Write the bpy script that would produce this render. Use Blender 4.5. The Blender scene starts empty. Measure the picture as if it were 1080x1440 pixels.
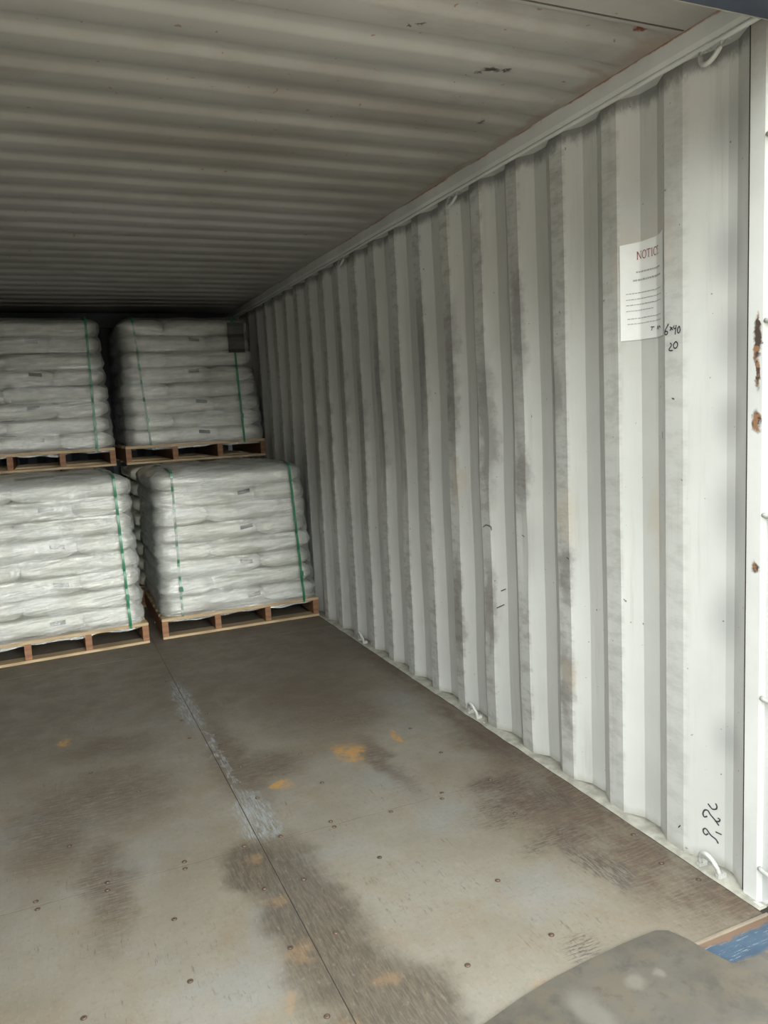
import bpy, bmesh, math, random
from mathutils import Vector, Matrix, noise
random.seed(7)
S = bpy.context.scene
COL = S.collection

# ------------------------------------------------------------------ camera
CH = 1.4173
yaw, pitch, roll, fpx = 0.4093, -0.1281, -0.0512, 1088.2
fw = Vector((math.sin(yaw)*math.cos(pitch), math.cos(yaw)*math.cos(pitch), math.sin(pitch)))
rt = Vector((math.cos(yaw), -math.sin(yaw), 0)); up = rt.cross(fw)
c_, s_ = math.cos(roll), math.sin(roll)
R_, U_ = c_*rt + s_*up, -s_*rt + c_*up
cam_d = bpy.data.cameras.new('camera'); cam = bpy.data.objects.new('camera', cam_d); COL.objects.link(cam)
M = Matrix((R_, U_, -fw)).transposed().to_4x4(); M.translation = (0, 0, CH); cam.matrix_world = M
cam_d.sensor_fit = 'VERTICAL'; cam_d.sensor_height = 36; cam_d.lens = 36*fpx/1440
cam_d.clip_start = 0.02
S.camera = cam

# ------------------------------------------------------------------ sky and exposure
wd = bpy.data.worlds.new('overcast_sky'); S.world = wd; wd.use_nodes = True
wn = wd.node_tree; wn.nodes.clear()
wo = wn.nodes.new('ShaderNodeOutputWorld'); wb = wn.nodes.new('ShaderNodeBackground')
tc = wn.nodes.new('ShaderNodeTexCoord'); sx = wn.nodes.new('ShaderNodeSeparateXYZ'); cr = wn.nodes.new('ShaderNodeValToRGB')
wn.links.new(tc.outputs['Generated'], sx.inputs[0]); wn.links.new(sx.outputs['Z'], cr.inputs[0])
cr.color_ramp.elements[0].position = 0.0; cr.color_ramp.elements[0].color = (0.07, 0.065, 0.056, 1)     # yard and buildings along the horizon
cr.color_ramp.elements[1].position = 1.0; cr.color_ramp.elements[1].color = (0.9, 0.95, 0.95, 1)
for p_, c3 in ((.09, (.09, .083, .072)), (.20, (.32, .33, .31)), (.36, (1.65, 1.72, 1.66)), (.6, (1.5, 1.56, 1.52))):
    e_ = cr.color_ramp.elements.new(p_); e_.color = (*c3, 1)
# a brighter break in the cloud, low over the open yard straight out of the doors
sky_break = Vector((.10, -.97, .205)).normalized()
dt = wn.nodes.new('ShaderNodeVectorMath'); dt.operation = 'DOT_PRODUCT'; wn.links.new(tc.outputs['Generated'], dt.inputs[0]); dt.inputs[1].default_value = sky_break
mr = wn.nodes.new('ShaderNodeMapRange'); mr.interpolation_type = 'SMOOTHSTEP'; wn.links.new(dt.outputs['Value'], mr.inputs[0])
mr.inputs[1].default_value = .968; mr.inputs[2].default_value = .997; mr.inputs[3].default_value = 0; mr.inputs[4].default_value = 5.4
ad = wn.nodes.new('ShaderNodeMix'); ad.data_type = 'RGBA'; ad.blend_type = 'ADD'; ad.inputs[0].default_value = 1
mb = wn.nodes.new('ShaderNodeVectorMath'); mb.operation = 'SCALE'; mb.inputs[0].default_value = (1, 1.02, .96); wn.links.new(mr.outputs[0], mb.inputs['Scale'])
wn.links.new(cr.outputs[0], ad.inputs[6]); wn.links.new(mb.outputs[0], ad.inputs[7])
wn.links.new(ad.outputs[2], wb.inputs[0]); wb.inputs[1].default_value = 1.0
wn.links.new(wb.outputs[0], wo.inputs[0])
S.view_settings.view_transform = 'Standard'; S.view_settings.look = 'None'
S.view_settings.gamma = 1; S.view_settings.use_curve_mapping = False
S.view_settings.exposure = 2.3

# ------------------------------------------------------------------ constants of the container
X = 1.7127; XL = X - 2.35; YB = 7.30; YO = 1.40; HT = 2.39; DEP = 0.036

# ------------------------------------------------------------------ node helpers
class NT:
    def __init__(s, name):
        s.m = bpy.data.materials.new(name); s.m.use_nodes = True; s.t = s.m.node_tree
        s.p = s.t.nodes['Principled BSDF']; s.out = s.t.nodes['Material Output']
        s.geo = s.t.nodes.new('ShaderNodeNewGeometry'); s.pos = s.geo.outputs['Position']
    def n(s, k, **kw):
        x = s.t.nodes.new('ShaderNode'+k)
        for a, b in kw.items(): setattr(x, a, b)
        return x
    def l(s, a, b):
        if isinstance(a, (int, float)): b.default_value = a
        elif isinstance(a, (tuple, list)): b.default_value = a
        else: s.t.links.new(a, b)
    def noise(s, sc, detail=4, rough=.6, vec=None, scale=(1, 1, 1), off=(0, 0, 0), out=0):
        m = s.n('Mapping'); s.l(vec or s.pos, m.inputs[0]); m.inputs['Scale'].default_value = scale; m.inputs['Location'].default_value = off
        x = s.n('TexNoise'); s.l(m.outputs[0], x.inputs['Vector'])
        x.inputs['Scale'].default_value = sc; x.inputs['Detail'].default_value = detail; x.inputs['Roughness'].default_value = rough
        return x.outputs[out]
    def ramp(s, v, a, b, lo=0.0, hi=1.0):
        x = s.n('MapRange', interpolation_type='SMOOTHSTEP'); s.l(v, x.inputs[0])
        x.inputs[1].default_value = a; x.inputs[2].default_value = b; x.inputs[3].default_value = lo; x.inputs[4].default_value = hi
        return x.outputs[0]
    def math(s, op, a, b=0.0, c=None):
        x = s.n('Math', operation=op); s.l(a, x.inputs[0]); s.l(b, x.inputs[1])
        if c is not None: s.l(c, x.inputs[2])
        return x.outputs[0]
    def mix(s, f, a, b, bt='MIX'):
        x = s.n('Mix', data_type='RGBA', blend_type=bt); s.l(f, x.inputs[0])
        s.l(a if not isinstance(a, tuple) else (*a[:3], 1), x.inputs[6]); s.l(b if not isinstance(b, tuple) else (*b[:3], 1), x.inputs[7])
        return x.outputs[2]
    def warp(s, sc, amt):
        nz = s.noise(sc, 4, .65, out=1)
        a = s.n('VectorMath', operation='SUBTRACT'); s.l(nz, a.inputs[0]); a.inputs[1].default_value = (.5, .5, .5)
        b = s.n('VectorMath', operation='SCALE'); s.l(a.outputs[0], b.inputs[0]); b.inputs['Scale'].default_value = amt
        c = s.n('VectorMath', operation='ADD'); s.l(s.pos, c.inputs[0]); s.l(b.outputs[0], c.inputs[1])
        return c.outputs[0]
    def spot(s, vec, c, r, soft=.5):
        # ellipsoid mask round c with radii r (1 inside, 0 outside)
        a = s.n('VectorMath', operation='SUBTRACT'); s.l(vec, a.inputs[0]); a.inputs[1].default_value = c
        b = s.n('VectorMath', operation='DIVIDE'); s.l(a.outputs[0], b.inputs[0]); b.inputs[1].default_value = r
        d = s.n('VectorMath', operation='LENGTH'); s.l(b.outputs[0], d.inputs[0])
        return s.ramp(d.outputs['Value'], 1-soft, 1+soft, 1, 0)
    def spots(s, vec, lst, soft=.5):
        o = None
        for c, r in lst:
            m = s.spot(vec, c, r, soft); o = m if o is None else s.math('MAXIMUM', o, m)
        return o
    def bump(s, h, st=.3, d=.01):
        b = s.n('Bump'); b.inputs['Strength'].default_value = st; b.inputs['Distance'].default_value = d
        s.l(h, b.inputs['Height']); s.l(b.outputs[0], s.p.inputs['Normal'])
    def col(s, c): s.l(c if not isinstance(c, tuple) else (*c[:3], 1), s.p.inputs['Base Color'])
    def rough(s, r): s.l(r, s.p.inputs['Roughness'])
    def spec(s, v): s.p.inputs['Specular IOR Level'].default_value = v

def simple(name, col, rough=.6, metal=0, var=.15, sc=12, bump=.1):
    t = NT(name); nz = t.noise(sc, 5)
    dk = tuple(c*(1-var) for c in col); lt = tuple(min(1, c*(1+var)) for c in col)
    t.col(t.mix(t.ramp(nz, .3, .7), dk, lt)); t.rough(rough); t.p.inputs['Metallic'].default_value = metal
    if bump: t.bump(nz, bump, .004)
    return t.m

# --- white container paint
def wall_paint():
    t = NT('worn_white_wall_paint')
    big = t.noise(1.3, 5); fine = t.noise(22, 5, .7)
    streak = t.noise(6, 6, .7, scale=(1, 4, .25)); rub = t.noise(9, 6, .7, scale=(1, 1.2, 3.2), off=(3, 1, 4))
    base = t.mix(t.ramp(big, .3, .7), (.47, .475, .455), (.56, .565, .545))
    base = t.mix(t.math('MULTIPLY', t.ramp(streak, .5, .8), .38), base, (.29, .27, .235))
    # rub marks on the inward ridges, where cargo scraped
    sp = t.n('SeparateXYZ'); t.l(t.pos, sp.inputs[0])
    ridge = t.ramp(sp.outputs['X'], X+.001, X+.008, 1, 0)
    rm = t.math('MULTIPLY', t.math('MULTIPLY', t.ramp(rub, .42, .66), t.math('MULTIPLY', ridge, t.ramp(sp.outputs['Y'], 1.7, 2.6, .45, 1))), .66)
    base = t.mix(rm, base, (.27, .26, .24))
    w = t.warp(9, .16)
    soot = t.spots(w, [((X, 2.83, 1.33), (.06, .05, .30)), ((X, 3.11, 1.55), (.06, .05, .35)), ((X, 3.41, 1.62), (.06, .05, .32)), ((X, 2.34, 1.45), (.05, .03, .10)),
                       ((X, 2.31, .37), (.05, .035, .16)), ((X, 2.30, .80), (.05, .04, .12)), ((X, 3.7, 1.3), (.06, .05, .4)), ((X, 2.57, 1.15), (.05, .04, .12)), ((X, 3.95, 1.45), (.06, .05, .5)), ((X, 4.22, 1.3), (.06, .05, .45)), ((X, 4.5, 1.5), (.06, .05, .5)), ((X, 2.85, .55), (.06, .04, .2)), ((X, 3.13, .45), (.06, .04, .25)), ((X, 2.57, 1.75), (.06, .04, .2)), ((X, 4.78, 1.2), (.06, .05, .5)), ((X, 5.05, 1.4), (.06, .06, .6))])
    base = t.mix(t.math('MULTIPLY', soot, .55), base, (.15, .135, .125))
    tan = t.spots(w, [((X, 2.29, 1.02), (.05, .035, .10)), ((X, 3.1, 1.08), (.05, .04, .12)), ((X, 1.9, 1.85), (.05, .12, .12)), ((X, 1.87, 1.05), (.05, .03, .2)), ((X, 2.3, .42), (.05, .04, .05))])
    base = t.mix(t.math('MULTIPLY', tan, .35), base, (.50, .42, .30))
    # soft grey smudges on the wide end panel
    ws = t.warp(2, .03)
    sm = t.spots(ws, [((X+.02, 1.585, 2.12), (.10, .052, .085)), ((X+.02, 1.595, 1.80), (.10, .045, .07)), ((X+.02, 1.59, 1.56), (.10, .05, .08)), ((X+.02, 1.59, 1.34), (.10, .04, .06)),
                      ((X+.02, 1.585, 1.09), (.10, .05, .08)), ((X+.02, 1.59, .78), (.10, .05, .08)), ((X+.02, 1.59, .42), (.10, .045, .05))], .95)
    base = t.mix(t.math('MULTIPLY', sm, .42), base, (.21, .21, .225))
    # grime caught under the top rail and at the foot
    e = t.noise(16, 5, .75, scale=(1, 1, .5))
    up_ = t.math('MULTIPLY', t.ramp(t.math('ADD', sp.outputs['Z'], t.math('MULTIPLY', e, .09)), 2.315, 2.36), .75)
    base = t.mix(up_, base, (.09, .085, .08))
    lo_ = t.math('MULTIPLY', t.ramp(t.math('SUBTRACT', sp.outputs['Z'], t.math('MULTIPLY', e, .05)), -.03, .015, 1, 0), .6)
    base = t.mix(lo_, base, (.25, .23, .18))
    # flecks and rust chips
    fl = t.ramp(t.noise(55, 2, .5), .74, .77)
    base = t.mix(t.math('MULTIPLY', fl, .8), base, (.10, .07, .05))
    t.col(base); t.rough(t.ramp(fine, .3, .7, .42, .6)); t.spec(.35)
    t.bump(t.math('ADD', t.math('MULTIPLY', fine, .3), t.noise(5, 3)), .12, .01)
    return t.m

def rail_paint():
    t = NT('grey_white_rail_paint')
    big = t.noise(3, 5); fine = t.noise(30, 5, .7)
    base = t.mix(t.ramp(big, .3, .7), (.46, .47, .46), (.58, .59, .575))
    sp = t.n('SeparateXYZ'); t.l(t.pos, sp.inputs[0])
    e = t.noise(9, 6, .75)
    rust = t.ramp(t.math('ADD', sp.outputs['Z'], t.math('MULTIPLY', e, .02)), HT+.003, HT+.010)
    base = t.mix(t.math('MULTIPLY', rust, t.ramp(t.noise(2.2, 3), .40, .52)), base, (.26, .10, .05))
    drip = t.ramp(t.noise(14, 4, .7, scale=(1, 3, .2)), .66, .72)
    base = t.mix(t.math('MULTIPLY', drip, .5), base, (.16, .13, .11))
    t.col(base); t.rough(.5); t.bump(fine, .12, .005)
    return t.m

def ceiling_paint():
    t = NT('dusty_grey_white_ceiling_paint')
    big = t.noise(1.1, 5, .6); fine = t.noise(40, 4, .7)
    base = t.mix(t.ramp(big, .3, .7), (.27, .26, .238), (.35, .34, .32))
    grime = t.ramp(t.noise(2.2, 6, .7, scale=(.7, 1.4, 1), off=(5, 2, 0)), .5, .75)
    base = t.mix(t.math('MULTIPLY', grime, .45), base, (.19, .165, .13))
    fl = t.ramp(t.noise(38, 2, .4), .735, .75)
    base = t.mix(t.math('MULTIPLY', fl, .75), base, (.20, .10, .05))
    w = t.warp(60, .05)
    ch = t.spots(w, [((1.30, 2.05, HT), (.026, .012, .05)), ((1.345, 2.04, HT), (.013, .008, .05)), ((1.25, 2.115, HT), (.014, .007, .05)), ((1.31, 2.135, HT), (.024, .006, .05)),
                     ((1.274, 2.075, HT), (.008, .012, .05)), ((.955, 1.886, HT), (.006, .008, .05)), ((.98, 1.87, HT), (.010, .005, .05)), ((1.49, 2.42, HT), (.01, .012, .05))], .5)
    base = t.mix(t.math('MULTIPLY', ch, .95), base, (.035, .03, .03))
    ch2 = t.spots(w, [((1.574, 1.738, HT), (.016, .014, .05))], .4)
    base = t.mix(ch2, base, (.16, .04, .025))
    w2 = t.warp(14, .08)
    rs = t.spots(w2, [((1.655, 1.82, HT), (.045, .11, .05)), ((1.66, 2.05, HT), (.03, .09, .05)), ((1.64, 1.98, HT), (.07, .015, .05)), ((1.665, 2.4, HT), (.02, .2, .05)), ((1.665, 3.0, HT), (.015, .25, .05))], .6)
    st_ = t.spots(t.warp(3, .3), [((.85, 2.35, HT), (.35, .12, .3)), ((1.2, 2.45, HT), (.3, .12, .3)), ((.6, 2.9, HT), (.4, .2, .3))], .7)
    base = t.mix(t.math('MULTIPLY', st_, .4), base, (.15, .125, .10))
    base = t.mix(t.math('MULTIPLY', rs, .35), base, (.20, .09, .05))
    t.col(base); t.rough(.6); t.spec(.3); t.bump(fine, .08, .005)
    return t.m

def floor_mat():
    t = NT('worn_plywood_floor')
    big = t.noise(1.6, 6, .62); med = t.noise(7, 6, .68); fine = t.noise(60, 4, .7)
    grain = t.noise(42, 6, .8, scale=(3.2, .30, 1)); grain2 = t.noise(42, 6, .8, scale=(.35, 3.0, 1), off=(4, 3, 0))
    base = t.mix(t.ramp(big, .32, .68), (.150, .130, .098), (.195, .180, .150))
    base = t.mix(t.math('MULTIPLY', t.ramp(med, .45, .75), .6), base, (.165, .13, .088))
    base = t.mix(t.math('MULTIPLY', t.ramp(t.noise(2.6, 4, .6, off=(9, 1, 3)), .5, .7), .55), base, (.18, .182, .178))
    base = t.mix(t.math('MULTIPLY', t.ramp(grain, .52, .70), .28), base, (.12, .10, .08))
    w = t.warp(5, .22); w1 = t.warp(11, .16)
    # exposed brown ply along the wall
    br = t.spots(w, [((1.66, 2.15, 0), (.30, .38, .3)), ((1.66, 1.72, 0), (.22, .42, .3)), ((1.50, 2.40, 0), (.12, .10, .3)), ((1.68, 2.85, 0), (.12, .55, .3)), ((1.70, 3.7, 0), (.10, .8, .3))], .45)
    brg = t.mix(t.ramp(grain2, .42, .62), (.068, .048, .036), (.128, .092, .064))
    brk = t.ramp(t.noise(5, 6, .75, scale=(1.6, .7, 1), off=(6, 6, 1)), .36, .56, .35, 1)
    base = t.mix(t.math('MULTIPLY', t.math('MULTIPLY', br, brk), .9), base, brg)
    hat = t.math('MULTIPLY', t.spots(w, [((1.40, 2.22, 0), (.16, .10, .3)), ((1.42, 1.98, 0), (.13, .05, .3)), ((1.47, 2.38, 0), (.14, .07, .3)), ((1.16, 1.52, 0), (.05, .05, .3))], .5), t.ramp(t.noise(60, 5, .8, scale=(.35, 2.6, 1)), .48, .56))
    base = t.mix(t.math('MULTIPLY', hat, .75), base, (.040, .030, .026))
    hat2 = t.math('MULTIPLY', t.spots(w, [((1.44, 1.80, 0), (.05, .14, .3)), ((1.58, 2.2, 0), (.05, .1, .3))], .5), t.ramp(t.noise(60, 5, .8, scale=(2.6, .3, 1)), .46, .54))
    base = t.mix(t.math('MULTIPLY', hat2, .75), base, (.045, .036, .032))
    # dark worn strip along the centre seam
    dk = t.spots(w, [((.57, 1.95, 0), (.13, .5, .3)), ((.62, 1.55, 0), (.14, .25, .3)), ((.50, 2.30, 0), (.11, .16, .3)), ((.70, 1.55, 0), (.12, .16, .3))], .38)
    dkc = t.mix(t.ramp(grain, .4, .62), (.045, .037, .028), (.098, .078, .056))
    base = t.mix(t.math('MULTIPLY', dk, .82), base, dkc)
    dk2 = t.spots(w, [((1.12, 3.58, 0), (.24, .42, .3)), ((1.2, 3.35, 0), (.18, .2, .3)), ((.1, 3.05, 0), (.22, .25, .3)), ((-.1, 2.9, 0), (.14, .3, .3)), ((1.62, 2.75, 0), (.12, .2, .3)), ((.15, 3.55, 0), (.2, .12, .3)),
                      ((1.15, 2.80, 0), (.05, .28, .3)), ((.72, 3.0, 0), (.15, .12, .3)), ((.05, 2.45, 0), (.07, .3, .3)), ((.60, 3.15, 0), (.07, .5, .3))], .7)
    base = t.mix(t.math('MULTIPLY', dk2, t.math('MULTIPLY', t.ramp(grain2, .30, .58), .78)), base, (.070, .048, .034))
    # darker and browner towards the pallets
    far_brown = t.spots(w, [((.9, 4.6, 0), (1.1, 1.1, .4)), ((-.1, 4.4, 0), (.6, .8, .4))], .6)
    base = t.mix(t.math('MULTIPLY', far_brown, .72), base, (.095, .076, .058))
    # yellow and orange paint marks
    ye = t.spots(w1, [((1.055, 2.93, 0), (.060, .095, .3)), ((.715, 2.80, 0), (.045, .03, .3)), ((-.04, 3.685, 0), (.03, .05, .3)), ((1.30, 2.98, 0), (.015, .06, .3))], .4)
    yem = t.math('MULTIPLY', ye, t.ramp(t.noise(24, 6, .8, scale=(1, .6, 1)), .38, .56))
    base = t.mix(t.math('MULTIPLY', yem, .9), base, (.34, .19, .06))
    ru = t.spots(w1, [((.50, 2.10, 0), (.03, .035, .3)), ((.50, 1.86, 0), (.035, .03, .3)), ((.42, 1.70, 0), (.02, .04, .3)), ((.50, 2.35, 0), (.03, .03, .3)), ((1.0, 1.46, 0), (.03, .02, .3)), ((.66, 1.66, 0), (.04, .03, .3)), ((.52, 1.58, 0), (.03, .02, .3))], .6)
    base = t.mix(t.math('MULTIPLY', ru, .32), base, (.26, .16, .08))
    # pale scuffs on the seam
    sc = t.spots(w1, [((.575, 2.66, 0), (.055, .17, .3)), ((.56, 2.52, 0), (.07, .07, .3)), ((.535, 3.9, 0), (.045, .35, .3)), ((.56, 3.2, 0), (.012, .4, .3))], .4)
    scm = t.math('MULTIPLY', sc, t.ramp(grain, .42, .60))
    base = t.mix(t.math('MULTIPLY', scm, .75), base, (.26, .29, .31))
    sct = t.ramp(t.noise(45, 5, .8, scale=(2.5, .12, 1), off=(1, 8, 0)), .67, .72)
    base = t.mix(t.math('MULTIPLY', sct, .35), base, (.06, .05, .045))
    sct2 = t.math('MULTIPLY', t.ramp(t.noise(38, 5, .8, scale=(2.6, .35, 1), off=(7, 2, 0)), .58, .63), t.ramp(t.noise(3.2, 4, .6, off=(2, 2, 9)), .52, .60))
    base = t.mix(t.math('MULTIPLY', sct2, .6), base, (.055, .045, .036))
    base = t.mix(t.math('MULTIPLY', t.ramp(fine, .50, .72), .30), base, (.085, .072, .056))
    base = t.mix(t.math('MULTIPLY', t.ramp(t.noise(90, 3, .7, scale=(1, .4, 1), off=(3, 3, 3)), .55, .75), .25), base, (.27, .25, .215))
    t.col(base); t.rough(t.ramp(med, .3, .7, .50, .72)); t.spec(.35)
    t.bump(t.math('ADD', t.math('MULTIPLY', grain, .6), t.math('ADD', t.math('MULTIPLY', fine, .3), t.math('MULTIPLY', t.math('MULTIPLY', br, grain2), 1.2))), .25, .006)
    return t.m

def sill_mat():
    t = NT('scratched_blue_sill_paint')
    med = t.noise(9, 5); scr = t.noise(40, 5, .8, scale=(.25, 4, 1))
    base = t.mix(t.ramp(med, .35, .65), (.026, .048, .080), (.042, .070, .105))
    base = t.mix(t.ramp(scr, .56, .66), base, (.24, .27, .29))
    sp = t.n('SeparateXYZ'); t.l(t.warp(14, .05), sp.inputs[0])
    base = t.mix(t.ramp(sp.outputs['Y'], 1.372, 1.385), base, (.125, .080, .055))
    base = t.mix(t.ramp(sp.outputs['Y'], 1.285, 1.315, 1, 0), base, (.20, .145, .075))
    t.col(base); t.rough(.45); t.bump(scr, .1, .004)
    return t.m

def plate_mat():
    t = NT('scuffed_grey_steel_plate')
    big = t.noise(3, 5, .6); med = t.noise(10, 5, .7); fine = t.noise(70, 4)
    base = t.mix(t.ramp(big, .3, .7), (.056, .051, .042), (.098, .089, .074))
    base = t.mix(t.math('MULTIPLY', t.ramp(med, .42, .62), .6), base, (.105, .088, .062))
    base = t.mix(t.math('MULTIPLY', t.ramp(t.noise(16, 6, .75, off=(4, 4, 4)), .5, .66), .55), base, (.050, .046, .042))
    w = t.warp(8, .06)
    sp = t.spots(w, [((1.20, 1.365, .006), (.022, .022, .2)), ((1.27, 1.362, .006), (.014, .014, .2)), ((1.04, 1.33, .006), (.035, .075, .2))], .5)
    base = t.mix(t.math('MULTIPLY', sp, .6), base, (.16, .15, .128))
    t.col(base); t.rough(.55); t.p.inputs['Metallic'].default_value = .15; t.bump(t.math('ADD', med, fine), .12, .004)
    return t.m

def post_mat():
    t = NT('chipped_white_post_paint')
    big = t.noise(3, 5); fine = t.noise(30, 5)
    base = t.mix(t.ramp(big, .3, .7), (.56, .57, .555), (.66, .665, .65))
    w = t.warp(22, .045)
    ch = t.spots(w, [((X, 1.469, 1.55), (.05, .010, .055)), ((X, 1.466, 1.475), (.05, .008, .045)), ((X, 1.470, 1.345), (.05, .012, .028)), ((X, 1.470, .955), (.05, .014, .018)), ((X, 1.466, 1.60), (.05, .006, .02))], .35)
    chc = t.mix(t.ramp(t.noise(40, 3), .45, .55), (.07, .05, .04), (.27, .15, .085))
    base = t.mix(ch, base, chc)
    sp = t.n('SeparateXYZ'); t.l(t.pos, sp.inputs[0])
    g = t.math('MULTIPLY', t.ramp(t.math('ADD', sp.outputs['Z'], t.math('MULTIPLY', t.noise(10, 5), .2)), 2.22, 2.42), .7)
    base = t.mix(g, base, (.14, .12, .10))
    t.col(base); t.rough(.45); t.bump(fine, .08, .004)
    return t.m

def wood_mat(name, a, b):
    t = NT(name)
    tcn = t.n('TexCoord'); info = t.n('ObjectInfo')
    g = t.noise(14, 5, .7, vec=tcn.outputs['Object'], scale=(.35, 6, 6)); big = t.noise(5, 3, vec=tcn.outputs['Object'])
    base = t.mix(t.ramp(g, .35, .68), a, b)
    base = t.mix(t.math('MULTIPLY', t.ramp(big, .5, .75), .35), base, tuple(c*.5 for c in a))
    t.col(base); t.rough(.75); t.bump(g, .2, .003)
    return t.m

def sack_mat():
    t = NT('white_woven_plastic_sack')
    tcn = t.n('TexCoord'); o = tcn.outputs['Object']
    big = t.noise(7, 4, .6, vec=o); fine = t.noise(60, 4, .7, vec=o)
    base = t.mix(t.ramp(big, .3, .7), (.70, .70, .61), (.80, .80, .73))
    t.col(base); t.rough(.42); t.spec(.4)
    t.bump(t.math('ADD', t.math('MULTIPLY', fine, .25), t.noise(18, 4, .65, vec=o, scale=(.4, 1, 1))), .3, .012)
    t.p.inputs['Subsurface Weight'].default_value = 0
    return t.m

def film_mat():
    t = NT('clear_stretch_film')
    t.t.nodes.remove(t.p)
    tr = t.n('BsdfTransparent'); tr.inputs[0].default_value = (.975, .98, .975, 1)
    gg = t.n('BsdfGlossy'); gg.inputs[0].default_value = (.95, .97, .95, 1); gg.inputs['Roughness'].default_value = .15
    df = t.n('BsdfDiffuse'); df.inputs[0].default_value = (.85, .87, .84, 1)
    gl = t.n('MixShader'); gl.inputs[0].default_value = .38; t.l(gg.outputs[0], gl.inputs[1]); t.l(df.outputs[0], gl.inputs[2])
    # wrinkles: long and nearly horizontal, pulled tight round the load
    rot = t.n('VectorRotate', rotation_type='EULER_XYZ'); t.l(t.pos, rot.inputs[0]); rot.inputs['Rotation'].default_value = (0, .12, 0)
    w1 = t.noise(7, 5, .6, vec=rot.outputs[0], scale=(.28, .28, 6)); w2 = t.noise(26, 5, .75, vec=rot.outputs[0], scale=(.30, .30, 3.4), off=(3, 7, 1))
    v = t.noise(5, 3, .5, scale=(3, 3, .3), off=(2, 2, 8))
    h = t.math('ADD', w1, t.math('ADD', t.math('MULTIPLY', w2, .5), t.math('MULTIPLY', v, .25)))
    b = t.n('Bump'); b.inputs['Strength'].default_value = 1.0; b.inputs['Distance'].default_value = .034
    t.l(h, b.inputs['Height']); t.l(b.outputs[0], gg.inputs['Normal'])
    mx = t.n('MixShader')
    fr = t.n('Fresnel'); fr.inputs[0].default_value = 1.55; t.l(b.outputs[0], fr.inputs['Normal'])
    haze = t.ramp(t.noise(6, 4, .6, scale=(.5, .5, 2)), .36, .66, .08, .60)
    fac = t.math('MINIMUM', t.math('ADD', haze, t.math('MULTIPLY', fr.outputs[0], .9)), 1.0)
    t.l(fac, mx.inputs[0]); t.l(tr.outputs[0], mx.inputs[1]); t.l(gl.outputs[0], mx.inputs[2])
    sh = t.n('BsdfGlossy'); sh.inputs[0].default_value = (1, 1, 1, 1); sh.inputs['Roughness'].default_value = .055
    b2 = t.n('Bump'); b2.inputs['Strength'].default_value = .4; b2.inputs['Distance'].default_value = .02; t.l(h, b2.inputs['Height']); t.l(b2.outputs[0], sh.inputs['Normal'])
    m2 = t.n('MixShader'); m2.inputs[0].default_value = .11; t.l(mx.outputs[0], m2.inputs[1]); t.l(sh.outputs[0], m2.inputs[2]); t.l(m2.outputs[0], t.out.inputs[0])
    return t.m

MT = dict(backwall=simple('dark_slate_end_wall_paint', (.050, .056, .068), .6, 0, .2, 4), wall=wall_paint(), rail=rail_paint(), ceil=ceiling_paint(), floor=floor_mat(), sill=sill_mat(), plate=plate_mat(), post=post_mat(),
          wood=wood_mat('pale_pallet_wood', (.30, .21, .12), (.47, .36, .22)), redwood=wood_mat('reddish_stringer_wood', (.17, .078, .04), (.28, .14, .07)),
          sack=sack_mat(), film=film_mat(),
          strap=simple('green_strapping_plastic', (.012, .14, .065), .35, 0, .12), buckle=simple('dull_metal_seal', (.25, .27, .25), .4, .8),
          black=simple('black_printed_ink', (.012, .013, .013), .5, 0, .3, 80, 0), ink=simple('dark_marker_ink', (.03, .035, .04), .6, 0, .2, 60, 0),
          seam=simple('bag_seam_thread', (.20, .20, .17), .7), red=simple('dark_red_print', (.26, .065, .055), .6, 0, .1, 60, 0), grey=simple('grey_print', (.40, .41, .41), .6, 0, .1, 60, 0),
          paper=simple('white_notice_paper', (.80, .81, .80), .55, 0, .03, 9, .05), placard=simple('dark_grey_sheet', (.055, .055, .055), .5, 0, .2),
          screw=simple('rusty_screw_steel', (.13, .085, .06), .55, .5, .4, 90), hole=simple('dark_countersink', (.050, .036, .026), .9),
          ring=simple('painted_ring_steel', (.45, .45, .43), .45, 0, .1, 30), caulk=simple('cream_sealant', (.33, .32, .275), .6, 0, .28, 16, .4),
          gap=simple('seam_dirt', (.03, .025, .02), .9), header=simple('dark_blue_header_paint', (.022, .032, .052), .45, 0, .15, 6), conc=simple('dock_concrete', (.37, .335, .28), .85, 0, .15, 4))

# ------------------------------------------------------------------ mesh helpers
def obj(name, bm, mat, parent=None, smooth=False, loc=None):
    me = bpy.data.meshes.new(name); bmesh.ops.recalc_face_normals(bm, faces=bm.faces); bm.to_mesh(me); bm.free()
    me.materials.append(mat)
    if smooth: me.polygons.foreach_set('use_smooth', [True]*len(me.polygons))
    o = bpy.data.objects.new(name, me); COL.objects.link(o)
    if parent: o.parent = parent
    if loc: o.location = loc
    return o
def box(bm, x0, x1, y0, y1, z0, z1, bev=0):
    m = Matrix.Translation(((x0+x1)/2, (y0+y1)/2, (z0+z1)/2)) @ Matrix.Diagonal((x1-x0, y1-y0, z1-z0, 1))
    r = bmesh.ops.create_cube(bm, size=1, matrix=m)
    if bev:
        es = set(e for v in r['verts'] for e in v.link_edges)
        bmesh.ops.bevel(bm, geom=list(es), offset=bev, segments=2, affect='EDGES')
def bxo(name, dims, mat, parent=None, bev=0.002):
    bm = bmesh.new(); box(bm, *dims, bev); return obj(name, bm, mat, parent)
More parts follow.
